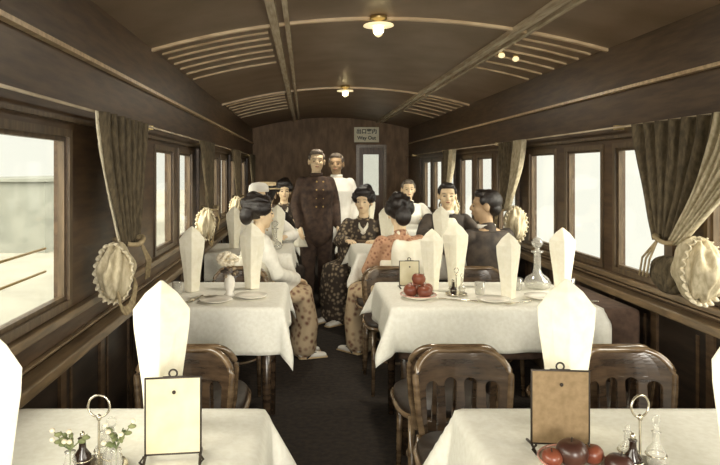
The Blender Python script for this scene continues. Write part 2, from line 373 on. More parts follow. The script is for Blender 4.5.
# ------------------------------------------------------------------ curtains
def curtain(side, k, label, topw=.36, pale_near=False, off=0):
    X = XL if side < 0 else XR; yc = P0+P*k+off
    t = thing('curtain', label, 'curtain', (X-side*.05, yc, 0), group='gathered curtains between the window groups')
    zt, zb = EYE+.225, 1.10
    def drape(y0, y1, yb, name, m, wb=.05, xo=0.0, zend=zb, am=.022):
        bm = NB(); NU, NV = 40, 26; vs = []
        for v in range(NV+1):
            q = v/NV; z = zt+(zend-zt)*q; e = q**1.35
            a = y0+(yb-wb-y0)*e; b = y1+(yb+wb-y1)*e; row = []
            for u in range(NU+1):
                p = u/NU; amp = am*(1-.35*q)
                row.append(bm.verts.new((-side*(.02+xo+amp*(1+math.sin(p*2*PI*6.5+q*1.3+side))+.03*e), a+(b-a)*p+.006*math.sin(q*9+p*20), z)))
            vs.append(row)
        for v in range(NV):
            for u in range(NU): bm.faces.new((vs[v][u], vs[v][u+1], vs[v+1][u+1], vs[v+1][u]))
        return obj(name, bm, m, t, True, solid=.004)
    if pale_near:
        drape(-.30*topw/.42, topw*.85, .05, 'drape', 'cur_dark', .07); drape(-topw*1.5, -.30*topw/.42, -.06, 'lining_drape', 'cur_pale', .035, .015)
    else:
        drape(-topw, topw, 0, 'drape', 'cur_dark', .115)
        if k == 0: drape(-topw-.01, -topw+.015, -.11, 'border_strip', 'fringe', .008, .004, am=.003)
    # gathered pouf below the tie
    bm = NB(); n = 64; rings = []; px, py_ = -side*.062, -.19; PS = .84 if side < 0 else .95
    for i in range(1, 24):
        th = PI*i/24; rg = []
        for j in range(n):
            a = 2*PI*j/n; rr = 1+.10*math.sin(a*9+i*.35)+.07*math.sin(a*4+i*.2)+.22*noise.noise(Vector((math.cos(a)*2+k, math.sin(a)*2, i*.22)))
            rg.append(Vector((px+.075*math.sin(th)*math.cos(a)*rr, py_+.115*math.sin(th)*math.sin(a)*rr, 1.01+.135*math.cos(th)+.012*math.sin(a*5))))
        rings.append(rg)
    ring_loft(bm, rings); [setattr(v, 'co', Vector((px, py_, 1.02))+(v.co-Vector((px, py_, 1.02)))*PS) for v in bm.verts]; obj('gathered_pouf', bm, 'cur_pale', t, True)
    bm = NB(); N = 150; lo = []; hi = []     # ruffled edging round the pouf
    for j in range(N):
        a = 2*PI*j/N; rr = 1.02+.10*noise.noise(Vector((math.cos(a)*1.6, math.sin(a)*1.6, k+2)))
        wv = math.sin(a*23)
        lo.append(bm.verts.new((px+.072*math.cos(a)*rr, py_-.03, 1.005+.120*math.sin(a)*rr)))
        hi.append(bm.verts.new((px+.072*math.cos(a)*(rr+.27+.05*wv), py_-.045+.016*math.cos(a*23), 1.005+.120*math.sin(a)*(rr+.16+.035*wv))))
    for j in range(N): bm.faces.new((lo[j], lo[(j+1) % N], hi[(j+1) % N], hi[j]))
    [setattr(v, 'co', Vector((px, py_, 1.02))+(v.co-Vector((px, py_, 1.02)))*PS) for v in bm.verts]; obj('ruffled_edging', bm, 'fringe', t, True, solid=.004)
    bm = NB()
    N = 0 if side > 0 and k == 0 else 30
    for j in range(N):
        a = PI*(j/N)*1.1-.3; c = Vector((-side*.085, -.13+.12*math.cos(a), .96-.10*abs(math.sin(a))))
        sweep(bm, [c, c+Vector((-side*.008, .004, -.03))], [.004, .006], 5)
    
    if N: obj('tassel_fringe', bm, 'cord', t, True)
    if k == 0 and side > 0:
        bm = NB(); n = 48; rings = []
        for i in range(1, 18):
            th = PI*i/18
            rings.append([Vector((-.055+.05*math.sin(th)*math.cos(a)*(1+.2*math.sin(a*11+i)), .02+.12*math.sin(th)*math.sin(a)*(1+.15*math.sin(a*8+i*.8)), .955+.085*math.cos(th))) for a in [2*PI*j/n for j in range(n)]])
        ring_loft(bm, rings); obj('dark_flounce', bm, 'cur_dark', t, True)
    bm = NB(); pts = [(-side*(.06+.06*math.cos(a)), .075*math.sin(a), 1.115+.012*math.sin(2*a)) for a in [2*PI*i/20 for i in range(20)]]
    sweep(bm, pts, .010, 8, closed=True); obj('tie_cord', bm, 'cord', t, True)
    bm = NB()
    for dy in (.05, .08, .11):
        sweep(bm, [(-side*.10, .03, 1.11), (-side*.125, dy, 1.02), (-side*.10, dy+.07, .93)], .005, 6)
    obj('hanging_cord', bm, 'cord', t, True)
curtain(-1, 0, 'olive curtain gathered into a pale frilled bundle beside the nearest left window', .32, off=-.17)
curtain(-1, 1, 'second olive curtain on the left wall, its bundle behind the tall napkins', .25)
curtain(-1, 2, 'third curtain along the left wall, beyond the seated woman in pale kimono', .28)
curtain(-1, 3, 'farthest curtain on the left wall near the end of the car', .3)
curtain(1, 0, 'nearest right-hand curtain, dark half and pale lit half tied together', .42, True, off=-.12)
curtain(1, 1, 'second curtain on the right wall behind the man in dark jacket', .27, True)
curtain(1, 2, 'third small curtain on the right wall behind the man with white bib', .25, True)

# ------------------------------------------------------------------ tables
PITCH = 1.95
def tb(k): return 1.72+PITCH*(k-1)          # back edge
DEP = .67; TH = .745
TL = (XL+.08, -.12); TR = (.43, 1.60)
def table(k, side, label):
    x0, x1 = TL if side < 0 else TR; y1 = tb(k); y0 = y1-DEP
    t = thing('dining_table', label, 'table', ((x0+x1)/2, (y0+y1)/2, 0), group='dining tables under white cloths')
    hx, hy = (x1-x0)/2, DEP/2
    bm = NB(); box(bm, -hx, hx, -hy, hy, TH-.03, TH-.004); obj('tabletop', bm, 'chair', t, bevel=.006)
    bm = NB(); box(bm, -hx+.05, hx-.05, -hy+.06, hy-.06, TH-.09, TH-.03); obj('apron', bm, 'chair', t)
    for sx in (-1, 1):
        for sy in (-1, 1):
            bm = NB(); sweep(bm, [(sx*(hx-.07), sy*(hy-.08), TH-.05), (sx*(hx-.07), sy*(hy-.08), .01)], [.028, .018], 10, round_ends=False); obj('leg', bm, 'chair', t, True)
    return t
def cloth(name, x0, x1, y0, y1, z, ov, m, label, cat, seed=0, flare=.12, cflare=.34, group='white tablecloths', r=.02):
    """ov = overhang (x-, x+, y-, y+)"""
    step = .022; bm = NB()
    nx = int((x1-x0+ov[0]+ov[1])/step)+1; ny = int((y1-y0+ov[2]+ov[3])/step)+1; g = []
    for j in range(ny+1):
        row = []; py = y0-ov[2]+(y1-y0+ov[2]+ov[3])*j/ny
        for i in range(nx+1):
            px = x0-ov[0]+(x1-x0+ov[0]+ov[1])*i/nx
            cx = min(max(px, x0), x1); cy = min(max(py, y0), y1)
            dx, dy = px-cx, py-cy; d = math.hypot(dx, dy)
            if d < 1e-6:
                row.append(bm.verts.new((px, py, z+.0015*noise.noise(Vector((px*9, py*9, seed)))))); continue
            ux, uy = dx/d, dy/d; corner = 2*abs(ux*uy)
            q = min(d, r*PI/2); h = r*math.sin(q/r); drop = r*(1-math.cos(q/r)); rest = d-q
            al = (cx+cy)*1.0
            fl = flare + (cflare-flare)*corner**1.5
            wob = .05*math.sin((px if abs(uy) > abs(ux) else py)*17+seed*2.1)+.03*math.sin((px+py)*31+seed)
            out = h+rest*(fl+wob*(1-corner)); down = drop+rest*math.sqrt(max(0, 1-fl*fl))*(1+.06*corner)
            row.append(bm.verts.new((cx+ux*out, cy+uy*out, z-down)))
        g.append(row)
    for j in range(ny):
        for i in range(nx): bm.faces.new((g[j][i], g[j][i+1], g[j+1][i+1], g[j+1][i]))
    o = obj(name, bm, m, None, True, solid=.003)
    return tag(o, label, cat, group)
desc = {(1, -1): 'nearest left table, with cream card', (1, 1): 'nearest right table, with buff card',
        (2, -1): 'second left table, with flower vase', (2, 1): 'second right table, with red apples',
        (3, -1): 'third left table, past the pale-clad woman', (3, 1): 'third right table, before the bibbed man',
        (4, -1): 'farthest left table, near the straw boater', (4, 1): 'farthest right table, before the grey-haired man'}
for k in (1, 2, 3, 4):
    for side in (-1, 1):
        table(k, side, 'dark wooden dining table under the white cloth: ' + desc[(k, side)])
        x0, x1 = TL if side < 0 else TR; y1 = tb(k); y0 = y1-DEP
        if side < 0: ov = (.03, .18, .23, .16); X1 = x1; X0 = x0
        else: ov = (.19, .06, .22, .16); X0 = x0; X1 = x1-.17
        cloth('tablecloth', X0, X1, y0, y1, TH+.010, ov, 'cloth', 'white linen cloth over the ' + desc[(k, side)], 'tablecloth', k*2+side, cflare=.52 if side > 0 else (.55 if k == 1 else .32))
        if side > 0:
            cloth('table_felt', x0+.02, x1, y0+.01, y1-.01, TH+.002, (.0, .06, .25, .10), 'pad', 'brown felt undercloth on the ' + desc[(k, side)], 'table felt', k, group='brown felt undercloths', flare=.02, cflare=.05)
ZT = TH+.014

# ------------------------------------------------------------------ chairs
def chair_proto():
    t = thing('dining_chair', 'x', 'chair', (0, 0, 0))
    # local: back at y=0 facing -y (seat extends to -y)
    Wd, top, bot = .178, .735, .40
    def outline(w, top, bot, r, n=8, taper=.03):
        pts = []
        pts.append((-w+taper, bot))
        pts.append((-w+taper*.3, bot+(top-bot)*.35)); pts.append((-w, top-r))
        for i in range(1, n+1):
            a = PI-PI/2*i/n; pts.append((-w+r+r*math.cos(a), top-r+r*math.sin(a)+.0))
        q = [(-x, z) for x, z in reversed(pts)]
        return pts+q
    def bend(x): return -.055*(1-(x/Wd)**2)*1.0    # centre of the back curves away from the sitter
    cu = bpy.data.curves.new('p', 'CURVE'); cu.dimensions = '2D'; cu.fill_mode = 'BOTH'; cu.extrude = .007; cu.bevel_depth = .002
    def spl(pts):
        s = cu.splines.new('POLY'); s.points.add(len(pts)-1)
        for i, (x, z) in enumerate(pts): s.points[i].co = (x, z, 0, 1)
        s.use_cyclic_u = True
    spl(outline(Wd-.008, top-.008, bot, .085))
    for c in (-.114, -.038, .038, .114):
        w2 = .023; zb, zt = bot+.035, .635-(.008 if abs(c) > .1 else 0); pts = [(c-w2*.9, zb)]
        pts += [(c+w2*1.1*math.cos(a), zt-w2+w2*math.sin(a)) for a in [PI-PI*i/8 for i in range(9)]] + [(c+w2*.9, zb)]
        spl(pts)
    co = bpy.data.objects.new('tmp_curve', cu); COL.objects.link(co); me = evalmesh(co); bpy.data.objects.remove(co)
    bmx = bmesh.new(); bmx.from_mesh(me); bmesh.ops.remove_doubles(bmx, verts=bmx.verts, dist=1e-5)
    bmesh.ops.triangulate(bmx, faces=bmx.faces)
    for it in range(2):
        long = [e for e in bmx.edges if abs(e.verts[0].co.x-e.verts[1].co.x) > .03]
        if long: bmesh.ops.subdivide_edges(bmx, edges=long, cuts=2, use_grid_fill=False); bmesh.ops.triangulate(bmx, faces=bmx.faces)
    for v in bmx.verts:
        x, z, e = v.co.x, v.co.y, v.co.z
        v.co = (x, e-bend(x)*1.0+(z-.45)*.10, z)
    obj('backrest', bmx, 'chair', t)
    bm = NB(); pts = [(x, -bend(x)+(z-.45)*.10, z) for x, z in outline(Wd, top, bot, .095, 10)]
    sweep(bm, pts, .0125, 8); obj('back_frame', bm, 'rim', t, True)
    bm = NB(); rings = []
    for z, q in ((.42, .96), (.428, 1), (.452, 1), (.462, .95)):
        rings.append([Vector((.20*q*math.copysign(abs(math.cos(a))**.6, math.cos(a)), -.20+.205*q*math.copysign(abs(math.sin(a))**.6, math.sin(a)), z)) for a in [2*PI*i/32 for i in range(32)]])
    ring_loft(bm, rings); obj('seat', bm, 'leather', t, True)
    bm = NB(); sweep(bm, [(.205*math.copysign(abs(math.cos(a))**.6, math.cos(a)), -.20+.21*math.copysign(abs(math.sin(a))**.6, math.sin(a)), .425) for a in [2*PI*i/32 for i in range(32)]], .011, 8, closed=True); obj('seat_rim', bm, 'rim', t, True)
    for sx in (-1, 1):
        bm = NB(); sweep(bm, [(sx*.165, .0, .44), (sx*.168, .015, .22), (sx*.175, .06, .006)], [.015, .014, .011], 8, round_ends=False); obj('leg', bm, 'rim', t, True)
        bm = NB(); sweep(bm, [(sx*.155, -.35, .42), (sx*.165, -.365, .006)], [.016, .011], 8, round_ends=False); obj('leg', bm, 'rim', t, True)
    bm = NB(); sweep(bm, [(.15*math.cos(a), -.175+.16*math.sin(a), .2) for a in [2*PI*i/24 for i in range(24)]], .008, 6, closed=True); obj('stretcher', bm, 'rim', t, True)
    return t
proto = chair_proto(); used = False
def chair(x, y, face, label):   # face=-1: sitter looks at the camera
    global used
    loc = (x, y, 0); rz = 0 if face < 0 else PI
    if not used: proto.location = loc; proto.rotation_euler = (0, 0, rz); proto['label'] = label; proto['group'] = 'bentwood dining chairs'; used = True
    else: dup(proto, loc, rz, label, 'bentwood dining chairs')
CX = (-.45, .59, 1.20)
nm = ('on the left', 'right of the aisle', 'by the right windows')
rowsB = {1: 'nearest row, just behind the front table', 2: 'second row, behind the second table', 3: 'third row, behind the third table', 4: 'last row, at the farthest table'}
rowsA = {2: 'back turned to us, close behind the nearest row', 3: 'back turned to us, drawn to the third table', 4: 'back turned to us, drawn to the farthest table'}
for k in (1, 2, 3, 4):
    for x, n_ in zip(CX, nm):
        chair(x, tb(k)+.57, -1, 'bentwood chair facing us %s, %s' % (n_, rowsB[k]))
        if k > 1: chair(x, tb(k)-DEP-.60+.07, 1, 'bentwood chair %s, %s' % (n_, rowsA[k]))

# ------------------------------------------------------------------ napkins
def napkin_proto():
    bm = NB(); rings = []
    for z, w_, d_ in ((0, .040, .036), (.10, .048, .038), (.24, .068, .036), (.285, .070, .032), (.325, .040, .020), (.355, .004, .004)):
        pts = [(-w_, 0), (-w_*.55, -d_*.55), (0, -d_), (w_*.55, -d_*.45), (w_, 0), (w_*.5, d_*.6), (0, d_*.8), (-w_*.5, d_*.6)]
        rings.append([Vector((x, y, z)) for x, y in pts])
    ring_loft(bm, rings); body = obj('folded_napkin', bm, 'napkin', bevel=.003)
    return body
NAP = napkin_proto(); napn = 0
def napkin(x, y, label, rz=0, sc=1, z=ZT):
    global napn
    o = NAP if napn == 0 else NAP.copy()
    if napn: COL.objects.link(o)
    napn += 1
    o.location = (x, y, z); o.rotation_euler = (0, 0, rz); o.scale = (sc, sc, sc)
    tag(o, label, 'napkin', 'tall folded napkins standing on the tables')
napkin(-.37, 1.60, 'tall white folded napkin left of the chair back, behind the cream card', .1, 1.06)
napkin(-.60, 1.17, 'tall white folded napkin at the left edge of the nearest left table', -.1, 1.02)
napkin(.683, 1.62, 'tall white folded napkin rising behind the buff card', -.15, 1.06)
napkin(.865, 1.22, 'tall white folded napkin at the right edge of the picture', .1, 1.02)
napkin(-.616, 3.38, 'tall folded napkin at the window end of the second left table', .12)
napkin(-.295, 3.46, 'tall folded napkin in front of the woman in pale kimono', -.1, 1.03)
napkin(.70, 3.42, 'tall folded napkin just right of the small standing card', .1, .95)
napkin(.855, 3.52, 'tall folded napkin in front of the man with the white bib', -.1, 1.03)
napkin(1.05, 3.20, 'tall folded napkin in front of the man in the dark jacket', .1, .95)
napkin(1.37, 3.30, 'tall folded napkin right of the glass decanter', -.1, 1.0)
napkin(.70, 5.32, 'tall folded napkin on the third right table beside the girl', .1)
napkin(1.15, 5.25, 'tall folded napkin on the third right table between the two men', -.1)
napkin(-.60, 5.25, 'tall folded napkin on the third left table near the window', .1)
napkin(-.24, 5.42, 'tall folded napkin on the third left table by the aisle', -.1)
napkin(-.5, 7.2, 'tall folded napkin on the farthest left table', .1)
napkin(.75, 7.2, 'tall folded napkin on the farthest right table', .1)

# ------------------------------------------------------------------ card holders
def card(x, y, m, label, rz, w_=.062, h=.185, tilt=.05):
    t = thing('menu_card', label, 'menu card', (x, y, ZT), rz, 'cards in metal stands')
    bm = NB(); box(bm, -w_, w_, -.002, .002, .014, h); o = obj('card', bm, m, t)
    bm = NB()
    for a, b in (((-w_, 0, .008), (-w_, 0, h)), ((w_, 0, .008), (w_, 0, h)), ((-w_, 0, h), (w_, 0, h)), ((-w_, 0, .012), (w_, 0, .012))): sweep(bm, [a, b], .0028, 6)
    obj('metal_frame', bm, 'metal_dark', t, True)
    bm = NB(); ell(bm, (.002, -.004, h-.032), (.0045, .003, .0045), n=8); obj('rivet', bm, 'metal_dark', t, True)
    bm = NB(); sweep(bm, [(.009*math.cos(a), 0, h+.010+.009*math.sin(a)) for a in [2*PI*i/14 for i in range(14)]], .0022, 6, up=(0, 1, 0), closed=True)
    sweep(bm, [(-.022, 0, h+.002), (.022, 0, h+.002)], .0025, 6); obj('hanging_ring', bm, 'metal_dark', t, True)
    for sx in (-1, 1):
        bm = NB(); sweep(bm, [(sx*w_, -.04, .003), (sx*w_, 0, .010), (sx*w_, .04, .003)], .0035, 6); sweep(bm, [(sx*w_, -.035, .003), (sx*(w_+.008), -.037, .012), (sx*w_, -.035, .022)], .003, 6)
        obj('foot', bm, 'metal_dark', t, True)
card(-.302, 1.42, 'card', 'cream menu card in a thin metal stand on the nearest left table', .12)
card(.605, 1.47, 'cardbrown', 'buff menu card in a metal stand with curled feet, nearest right table', -.08, .066)
card(.585, 3.48, 'card', 'small cream card standing behind the bowl of apples', .05, .055, .15)

# ------------------------------------------------------------------ cruet stands
def cruet(x, y, label, rz=0, sc=1.0, ring=.024):
    t = thing('cruet_stand', label, 'cruet stand', (x, y, ZT), rz, 'ring-handled cruet stands'); t.scale = (sc,)*3
    bm = NB(); lathe(bm, [(.055, 0), (.062, .004), (.062, .012), (.05, .012), (.01, .014)], n=24); obj('tray', bm, 'silver', t, True)
    bm = NB(); sweep(bm, [(0, 0, .01), (0, 0, .118)], .0028, 8); ell(bm, (0, 0, .118), (.006, .006, .008), n=8); obj('stem', bm, 'silver', t, True)
    bm = NB(); sweep(bm, [(ring*math.cos(a), 0, .143+ring*math.sin(a)) for a in [2*PI*i/28 for i in range(28)]], .0024, 8, up=(0, 1, 0), closed=True); obj('ring_handle', bm, 'silver', t, True)
    for i, (bx_, by_, h) in enumerate(((-.032, -.012, .075), (.032, -.012, .085), (0, .034, .07))):
        bm = NB(); lathe(bm, [(.012, .012), (.019, .02), (.019, h*.55), (.008, h*.75), (.007, h), (.010, h+.003)], (bx_, by_, 0), 14); b_ = obj('bottle', bm, 'amber' if i == 0 else 'crystal', t, True)
        bm = NB(); ell(bm, (bx_, by_, h+.010), (.006, .006, .009), n=8)
        if i == 1: sweep(bm, [(bx_+.010*math.cos(a), by_, h+.028+.010*math.sin(a)) for a in [2*PI*j/16 for j in range(16)]], .002, 6, up=(0, 1, 0), closed=True)
        obj('stopper', bm, 'crystal' if i else 'silver', b_, True)
        bm = NB(); sweep(bm, [(bx_+.021*math.cos(a), by_+.021*math.sin(a), h*.45) for a in [2*PI*i/16 for i in range(16)]], .0018, 6, closed=True); obj('bottle_hoop', bm, 'silver', t, True)
cruet(-.452, 1.36, 'cruet stand with round ring handle left of the cream card')
cruet(.735, 1.36, 'cruet stand with round ring handle right of the buff card', .3)
cruet(.80, 3.28, 'small dark cruet stand beside the apples on the second right table', .5, .9, .016)
def sprig(x, y, label, sc=1):
    t = thing('bud_vase', label, 'vase', (x, y, ZT), 0, 'bud vases with sprigs'); t.scale = (sc,)*3
    bm = NB(); lathe(bm, [(.018, 0), (.02, .004), (.008, .012), (.014, .035), (.009, .055), (.012, .062)], n=14); obj('vase', bm, 'crystal', t, True)
    bm = NB(); rnd = random.Random(int(x*1000))
    bl = []
    for i in range(7):
        a = rnd.uniform(0, 2*PI); tip = Vector((.035*math.cos(a), .035*math.sin(a), .085+rnd.uniform(0, .035))); bl.append(tip)
        sweep(bm, [(0, 0, .03), (0, 0, .065), tip], .0014, 5)
        for q in (.55, .8): ell(bm, Vector((0, 0, .065)).lerp(tip, q)+Vector((.005, 0, 0)), (.009, .004, .005), Matrix.Rotation(a, 3, 'Z'), 6)
    obj('leaves', bm, 'leaf', t, True)
    bm = NB()
    for p_ in bl[:5]: ell(bm, p_, (.006, .006, .005), n=7)
    obj('blossoms', bm, 'bloom', t, True)
sprig(-.50, 1.32, 'little vase of leafy sprigs left of the ring-handled cruet, near left table')
sprig(-.405, 1.33, 'little vase of leafy sprigs between the cruet and the cream card')

# flower vase on second left table
t = thing('flower_vase', 'small vase with one big pale bloom on the second left table', 'vase', (-.395, 3.25, ZT))
bm = NB(); lathe(bm, [(.028, 0), (.032, .006), (.018, .02), (.03, .06), (.026, .09), (.02, .105), (.026, .112)], n=18); obj('vase', bm, 'china', t, True)
bm = NB()
for i in range(9): ell(bm, (.03*math.cos(i*.8), .03*math.sin(i*.8), .125+.02*math.sin(i*2.3)), (.018, .008, .01), Matrix.Rotation(i*.8, 3, 'Z'), 7)
obj('leaves', bm, 'kim_dark', t, True)
bm = NB(); rnd = random.Random(3)
for i in range(46):
    v = Vector((rnd.gauss(0, 1), rnd.gauss(0, 1), rnd.gauss(0, 1))).normalized()
    ell(bm, Vector((-.01, 0, .195))+Vector((v.x*.048, v.y*.042, v.z*.032)), (.015, .015, .010), n=6)
obj('bloom', bm, 'bloom', t, True)

# ------------------------------------------------------------------ fruit
def fruit_bowl(x, y, r, label, mm='china'):
    t = thing('fruit_dish', label, 'dish', (x, y, ZT), 0)
    bm = NB(); lathe(bm, [(.001, .004), (r*.5, .004), (r*.55, 0), (r*.6, .003), (r, .018), (r*1.0, .021), (r*.6, .008), (.001, .008)], n=32); obj('dish', bm, mm, t, True)
    bm = NB(); sweep(bm, [(r*math.cos(a), r*math.sin(a), .021) for a in [2*PI*i/32 for i in range(32)]], .0025, 6, closed=True); obj('dish_rim', bm, 'pink', t, True)
def apple(x, y, z, r, label, m='apple', cat='apple', group='apples heaped in the dish'):
    bm = NB(); prof = []
    for i in range(13):
        a = PI*i/12; rr = r*math.sin(a)*(1+.06*math.cos(a)); zz = r*.9*math.cos(a)-r*.18*math.exp(-(math.sin(a)/.35)**2)*(1 if a < PI/2 else -.5)
        prof.append((max(rr, .0006), zz+r*.85))
    lathe(bm, prof, n=18)
    name = 'apple' if cat == 'apple' else 'dark_fruit'
    o = obj(name, bm, m, None, True); o.location = (x, y, z); o.rotation_euler = (random.uniform(-.3, .3), random.uniform(-.3, .3), random.uniform(0, 6))
    bm = NB(); sweep(bm, [(0, 0, r*1.5), (.002, 0, r*1.85)], .0015, 5); obj('stem', bm, 'metal_dark', o, True)
    return tag(o, label, cat, group)
fruit_bowl(.585, 3.20, .092, 'low white dish with pink rim under the red apples')
ax, ay, az = .585, 3.20, ZT+.010
apple(ax-.048, ay-.01, az, .037, 'red apple at the left of the dish')
apple(ax+.030, ay-.045, az, .038, 'red apple at the front of the dish, beneath the top one')
apple(ax+.050, ay+.035, az, .036, 'red apple at the right rear of the dish')
apple(ax-.015, ay+.052, az, .036, 'red apple at the back of the dish, mostly hidden')
apple(ax-.002, ay-.004, az+.058, .036, 'red apple on top of the heap in the dish')
apple(.672, 1.33, ZT, .030, 'dark brown fruit lying just left of the ring-handled cruet', 'darkfruit', 'fruit', 'dark fruits in the front dish')
fruit_bowl(.595, 1.37, .075, 'low dish of dark fruit in front of the buff card')
fx, fy = .595, 1.37; gg = 'dark fruits in the front dish'
apple(fx-.005, fy-.005, ZT+.010, .034, 'big dark round fruit in the middle of the front dish', 'darkfruit', 'fruit', gg)
apple(fx+.048, fy+.0, ZT+.012, .024, 'small brown fruit at the right of the front dish', 'apple', 'fruit', gg)
apple(fx-.05, fy-.005, ZT+.012, .022, 'small brown fruit at the left of the front dish', 'apple', 'fruit', gg)

# ------------------------------------------------------------------ decanter, glasses, cutlery
def decanter(x, y, label, sc=1):
    t = thing('decanter', label, 'decanter', (x, y, ZT), 0, 'glass decanters'); t.scale = (sc,)*3
    bm = NB(); lathe(bm, [(.045, 0), (.060, .006), (.068, .03), (.055, .055), (.024, .078), (.018, .10), (.017, .18), (.030, .187), (.030, .192), (.016, .194)], n=28); obj('bottle', bm, 'crystal', t, True)
    bm = NB(); lathe(bm, [(.04, .004), (.055, .01), (.062, .028), (.02, .03)], n=24); obj('water', bm, 'crystal', t, True)
    bm = NB(); lathe(bm, [(.012, .19), (.012, .205), (.008, .21)], n=14); ell(bm, (0, 0, .235), (.028, .028, .028), n=14); obj('stopper', bm, 'crystal', t, True)
decanter(1.30, 3.47, 'clear glass decanter with ball stopper on the second right table', 1.08)
decanter(-.05-.2, 5.2, 'glass decanter on the third left table by the aisle', .9)
def tumbler(x, y, label):
    t = thing('tumbler', label, 'glass', (x, y, ZT), 0, 'small tumblers on the tables')
    bm = NB(); lathe(bm, [(.022, 0), (.024, .002), (.028, .065), (.026, .065), (.022, .006), (.001, .006)], n=18); obj('glass', bm, 'crystal', t, True)
tumbler(.93, 3.30, 'small tumbler between the middle napkins on the second right table')
tumbler(1.17, 3.42, 'small tumbler left of the glass decanter')
tumbler(1.46, 3.42, 'small tumbler at the window end of the second right table')
tumbler(-.68, 3.30, 'small tumbler left of the napkin on the second left table')
def plate(x, y, label, r=.085):
    bm = NB(); lathe(bm, [(.001, .004), (r*.55, .003), (r*.6, 0), (r*.65, .003), (r, .012), (r, .015), (r*.66, .007), (.001, .007)], n=28)
    o = obj('plate', bm, 'china', None, True); o.location = (x, y, ZT); tag(o, label, 'plate', 'white plates laid on the tables')
plate(.95, 3.13, 'white plate laid at the front middle of the second right table')
plate(1.22, 3.20, 'white plate laid near the window on the second right table')
plate(-.45, 3.12, 'white plate laid at the front of the second left table')
plate(-.28, 3.22, 'white plate laid near the aisle on the second left table')
def knife(x, y, rz, label):
    t = thing('table_knife', label, 'knife', (x, y, ZT+.002), rz, 'knives on the tables')
    bm = NB(); box(bm, -.10, .02, -.009, .009, 0, .002); obj('blade', bm, 'silver', t)
    bm = NB(); sweep(bm, [(.02, 0, .004), (.10, 0, .004)], [(.006, .004), (.008, .005)], 8); obj('handle', bm, 'silver', t, True)
def fork(x, y, rz, label):
    t = thing('table_fork', label, 'fork', (x, y, ZT+.002), rz, 'forks on the tables')
    bm = NB(); sweep(bm, [(-.02, 0, .004), (.09, 0, .003)], [(.003, .002), (.006, .003)], 8); obj('handle', bm, 'silver', t, True)
    bm = NB(); box(bm, -.05, -.02, -.011, .011, .003, .006)
    for q in (-.009, -.003, .003, .009): box(bm, -.095, -.05, q-.0013, q+.0013, .003, .006)
    obj('tines', bm, 'silver', t)
knife(.77, 3.14, -.5, 'table knife lying right of the dish of apples'); knife(1.36, 3.10, -.1, 'table knife lying below the glass decanter')
fork(1.06, 3.07, .5, 'table fork lying near the middle napkin of the second right table')
fork(-.56, 3.16, 1.3, 'table fork left of the plate on the second left table')

# ------------------------------------------------------------------ people
def hand(bm, wrist, d, nrm, side, s=1.0, curl=.45):
    """palm, four unequal fingers with bends, thumb from the side of the palm. d: pointing, nrm: back of hand, side: thumb direction sign"""
    d = Vector(d).normalized(); nrm = Vector(nrm); nrm = (nrm-d*nrm.dot(d)).normalized(); sd = d.cross(nrm).normalized()*side
    w0 = Vector(wrist)
    sweep(bm, [w0-d*.01*s, w0+d*.03*s, w0+d*.075*s], [(.026*s, .018*s), (.036*s, .017*s), (.040*s, .014*s)], 10, up=nrm)
    for i, (o, L) in enumerate(((.030, .066), (.010, .076), (-.010, .070), (-.029, .054))):
        b0 = w0+d*.072*s+sd*o*s
        p1 = b0+(d*.45*L+sd*o*.12-nrm*curl*.18*L)*s; d2 = (d*(1-curl*.6)-nrm*curl).normalized(); p2 = p1+d2*.3*L*s
        d3 = (d*(1-curl*1.4)-nrm*curl*1.3).normalized(); p3 = p2+d3*.24*L*s
        sweep(bm, [b0-d*.02*s, b0, p1, p2, p3], [.0085*s, .0088*s, .0082*s, .0076*s, .0068*s], 7)
    t0 = w0+d*.018*s+sd*.024*s; t1 = t0+(d*.03+sd*.026-nrm*.006)*s; t2 = t1+(d*.028+sd*.006-nrm*.012)*s
    sweep(bm, [t0, t1, t2], [.012*s, .0095*s, .008*s], 7)

